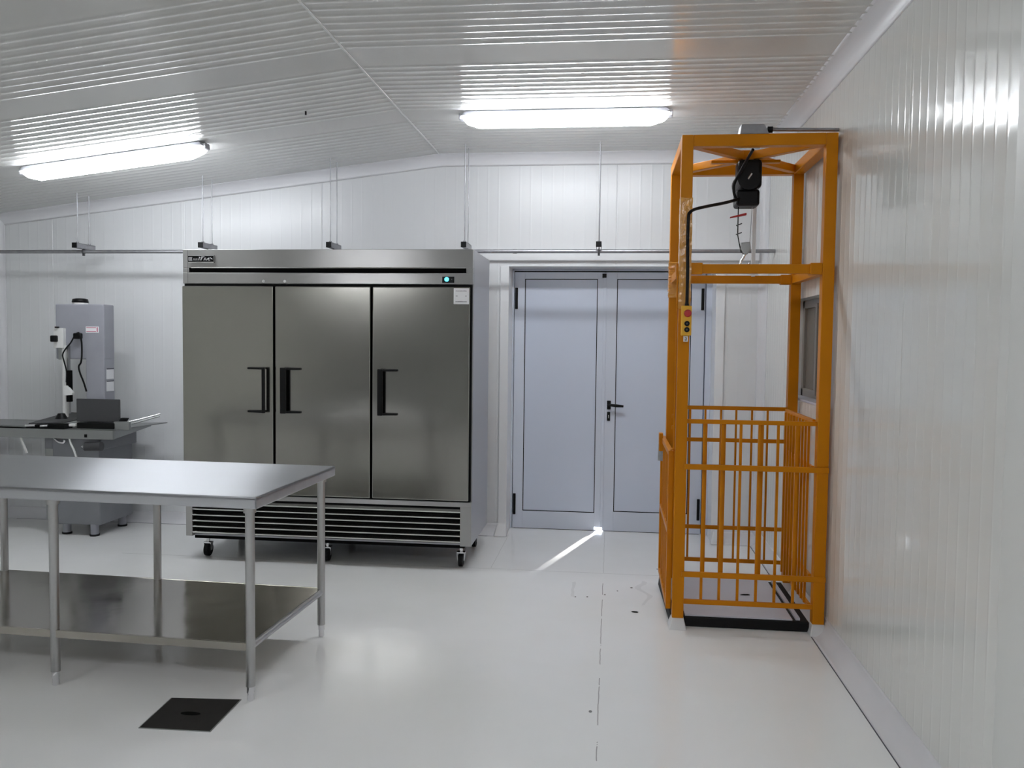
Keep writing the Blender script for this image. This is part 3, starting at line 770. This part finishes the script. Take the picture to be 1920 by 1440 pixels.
    # wrap left on the posts
    for (x, y, za, zb, s_) in ((LX0, LY0, 1.70, 2.28, .003), (LX0, LY1-PW, 1.80, 2.02, .006)):
        w_ = MB(); n = 26; vs = []; random.seed(11)
        for i in range(n+1):
            z = za+(zb-za)*i/n
            for dx, dy in ((0, 0), (.5, 0), (1, 0), (1, .5), (1, 1), (.5, 1), (0, 1), (0, .5)):
                j = random.uniform(.2, 1)*s_
                vs.append((x+dx*PW+(dx-.5)*2*j, y+dy*PW+(dy-.5)*2*j, z+random.uniform(-.004, .004)))
        fs = [(i*8+k, i*8+(k+1) % 8, (i+1)*8+(k+1) % 8, (i+1)*8+k) for i in range(n) for k in range(8)]
        w_.add(vs, fs, False).build('plastic_wrap', wrap_m, root)
    return root
goods_lift()

# junction box and conduit on top of the lift
jb = empty('junction_box', (.70, 4.62, LZ), 'grey junction box with thin conduit lying on top of the yellow lift', 'box')
MB().hexa([(.640, 4.585, LZ), (.79, 4.585, LZ), (.79, 4.68, LZ), (.640, 4.68, LZ), (.648, 4.588, LZ+.055), (.765, 4.588, LZ+.052), (.765, 4.678, LZ+.052), (.648, 4.678, LZ+.055)]).build('housing', galv, jb, .005)
MB().tube([(.785, 4.63, LZ+.036), (.83, 4.63, LZ+.032), (XR-.001, 4.63, LZ+.026)], .010, 12).build('conduit', galv, jb)
MB().tube([(.785, 4.62, LZ+.030), (.81, 4.62, LZ+.030)], .017, 12).build('gland', black, jb)

# ------------------------------------------------------------ electric hoist with hook
def hoist():
    root = empty('electric_hoist', (.75, 4.96, 2.32), 'black electric rope hoist hanging inside the top of yellow lift', 'hoist')
    MB().box((.680, 4.90, 2.385), (.812, 5.03, 2.545)).build('motor', black, root, .02)
    MB().tube([(.735, 4.86, 2.43), (.735, 5.10, 2.43)], .062, 24).build('drum', black, root)
    B('gear_case', (.672, 4.88, 2.285), (.798, 5.02, 2.375), black, root, .014)
    B('neck', (.70, 4.90, 2.365), (.785, 5.01, 2.40), black, root, .008)
    B('hanger_strap', (.70, 4.94, 2.53), (.80, 4.965, 2.60), black, root, .003)
    MB().tube([(.728, 4.857, 2.425), (.748, 4.857, 2.455)], .006, 8).build('name_plate', chrome, root)
    MB().tube([(.690, 4.93, 2.29), (.690, 4.93, 2.13), (.702, 4.93, 2.07), (.712, 4.93, 2.03)], .0028, 8).build('rope', blackm, root)
    MB().tube([(.765, 4.93, 2.29), (.757, 4.93, 2.08)], .0018, 8).build('rope', galv, root)
    MB().hexa([(.645, 4.92, 2.222), (.735, 4.92, 2.238), (.735, 4.94, 2.238), (.645, 4.94, 2.222), (.645, 4.92, 2.229), (.735, 4.92, 2.252), (.735, 4.94, 2.252), (.645, 4.94, 2.229)]).build('limit_lever', red, root, .003)
    for z in (2.185, 2.135):
        MB().bar((.680, 4.93, z-.004), (.712, 4.93, z+.008), .006, .006).build('rope_clip', dkgrey, root)
    # hook block
    bk = MB().prism([(.708, 4.915, 2.085), (.758, 4.915, 2.090), (.762, 4.915, 2.05), (.745, 4.915, 2.02), (.722, 4.915, 2.02), (.706, 4.915, 2.05)], (0, .03, 0)).build('hook_block', saw_l, root, .004)
    hk = [(.732, 4.93, 2.022), (.722, 4.93, 2.0), (.708, 4.93, 1.975), (.710, 4.93, 1.955), (.728, 4.93, 1.943), (.748, 4.93, 1.950), (.755, 4.93, 1.972)]
    MB().tube(spl(hk), .007, 10, rads=None).build('hook', chrome, bk)
    return root
hoist()

# ------------------------------------------------------------ pendant control on the left front post
def pendant():
    root = empty('pendant_control', (.384, LY0-.02, 1.64), 'yellow pendant control with red button hanging on left front lift post', 'control box')
    x0, x1, y0, y1 = .358, .411, LY0-.040, LY0-.006
    b = B('housing', (x0, y0, 1.560), (x1, y1, 1.716), yel_pl, root, .005)
    MB().tube([(.390, y0+.002, 1.676), (.390, y0-.010, 1.676), (.390, y0-.014, 1.676)], .02, 22, rads=[.0175, .0195, .016]).build('emergency_button', red, root)
    for z in (1.623, 1.591):
        k = MB().tube([(.387, y0+.002, z), (.387, y0-.008, z)], .0135, 20).build('push_button', black, root)
        MB().tube([(.387, y0-.007, z), (.387, y0-.0095, z)], .005, 12).build('button_mark', dkgrey, k)
    MB().tube([(.386, y0+.016, 1.716), (.386, y0+.016, 1.742)], .01, 14, rads=[.012, .007]).build('cable_gland', black, root)
    cb = [(.386, y0+.016, 1.735), (.386, y0+.016, 1.9), (.383, y0+.018, 2.06), (.385, y0+.022, 2.175), (.392, y0+.03, 2.200), (.42, LY0+.02, 2.222), (.50, 4.68, 2.252), (.60, 4.78, 2.285), (.672, 4.86, 2.315), (.69, 4.90, 2.33)]
    MB().tube(spl(cb), .0085, 10).build('cable', black, root)
    lb = B('tag', (.372, y1-.012, 1.528), (.396, y1-.009, 1.558), paper, root)
    s = MB()
    yy = y1-.0135
    s.tube([(.380, yy, 1.549), (.385, yy, 1.552), (.389, yy, 1.548), (.388, yy, 1.543), (.380, yy, 1.540), (.380, yy, 1.535), (.388, yy, 1.535), (.388, yy, 1.543)], .0013, 6)
    s.build('tag_mark', ink, lb)
pendant()
pw = spl([(.72, 4.66, LZ-.062), (.70, 4.75, 2.50), (.672, 4.82, 2.44), (.655, 4.86, 2.40), (.655, 4.87, 2.36), (.668, 4.88, 2.325), (.685, 4.90, 2.315)])
tag(MB().tube(pw, .008, 10).build('power_cable', black), 'black power cable looping from lift top down to the hoist', 'cable')
pw = spl([(.775, 4.63, LZ+.05), (.75, 4.62, LZ+.02)])

# loose bits on the floor and on the lift plate
def chip(name, x, y, z, s, label, cat):
    random.seed(int(x*100)+5); n = 7; ps = []
    for i in range(n):
        a_ = 2*PI*i/n; r_ = s*random.uniform(.6, 1.1); ps.append((x+r_*math.cos(a_)*1.6, y+r_*math.sin(a_)*.8, z))
    tag(MB().prism(ps, (0, 0, .003)).build(name, blackm), label, cat)
chip('paint_chip', .154, 4.798, .0005, .012, 'small black chip lying on the white floor left of the yellow lift', 'debris')
chip('plastic_scrap', .793, 5.013, .0645, .018, 'small black scrap lying on the lilac lift platform', 'debris')
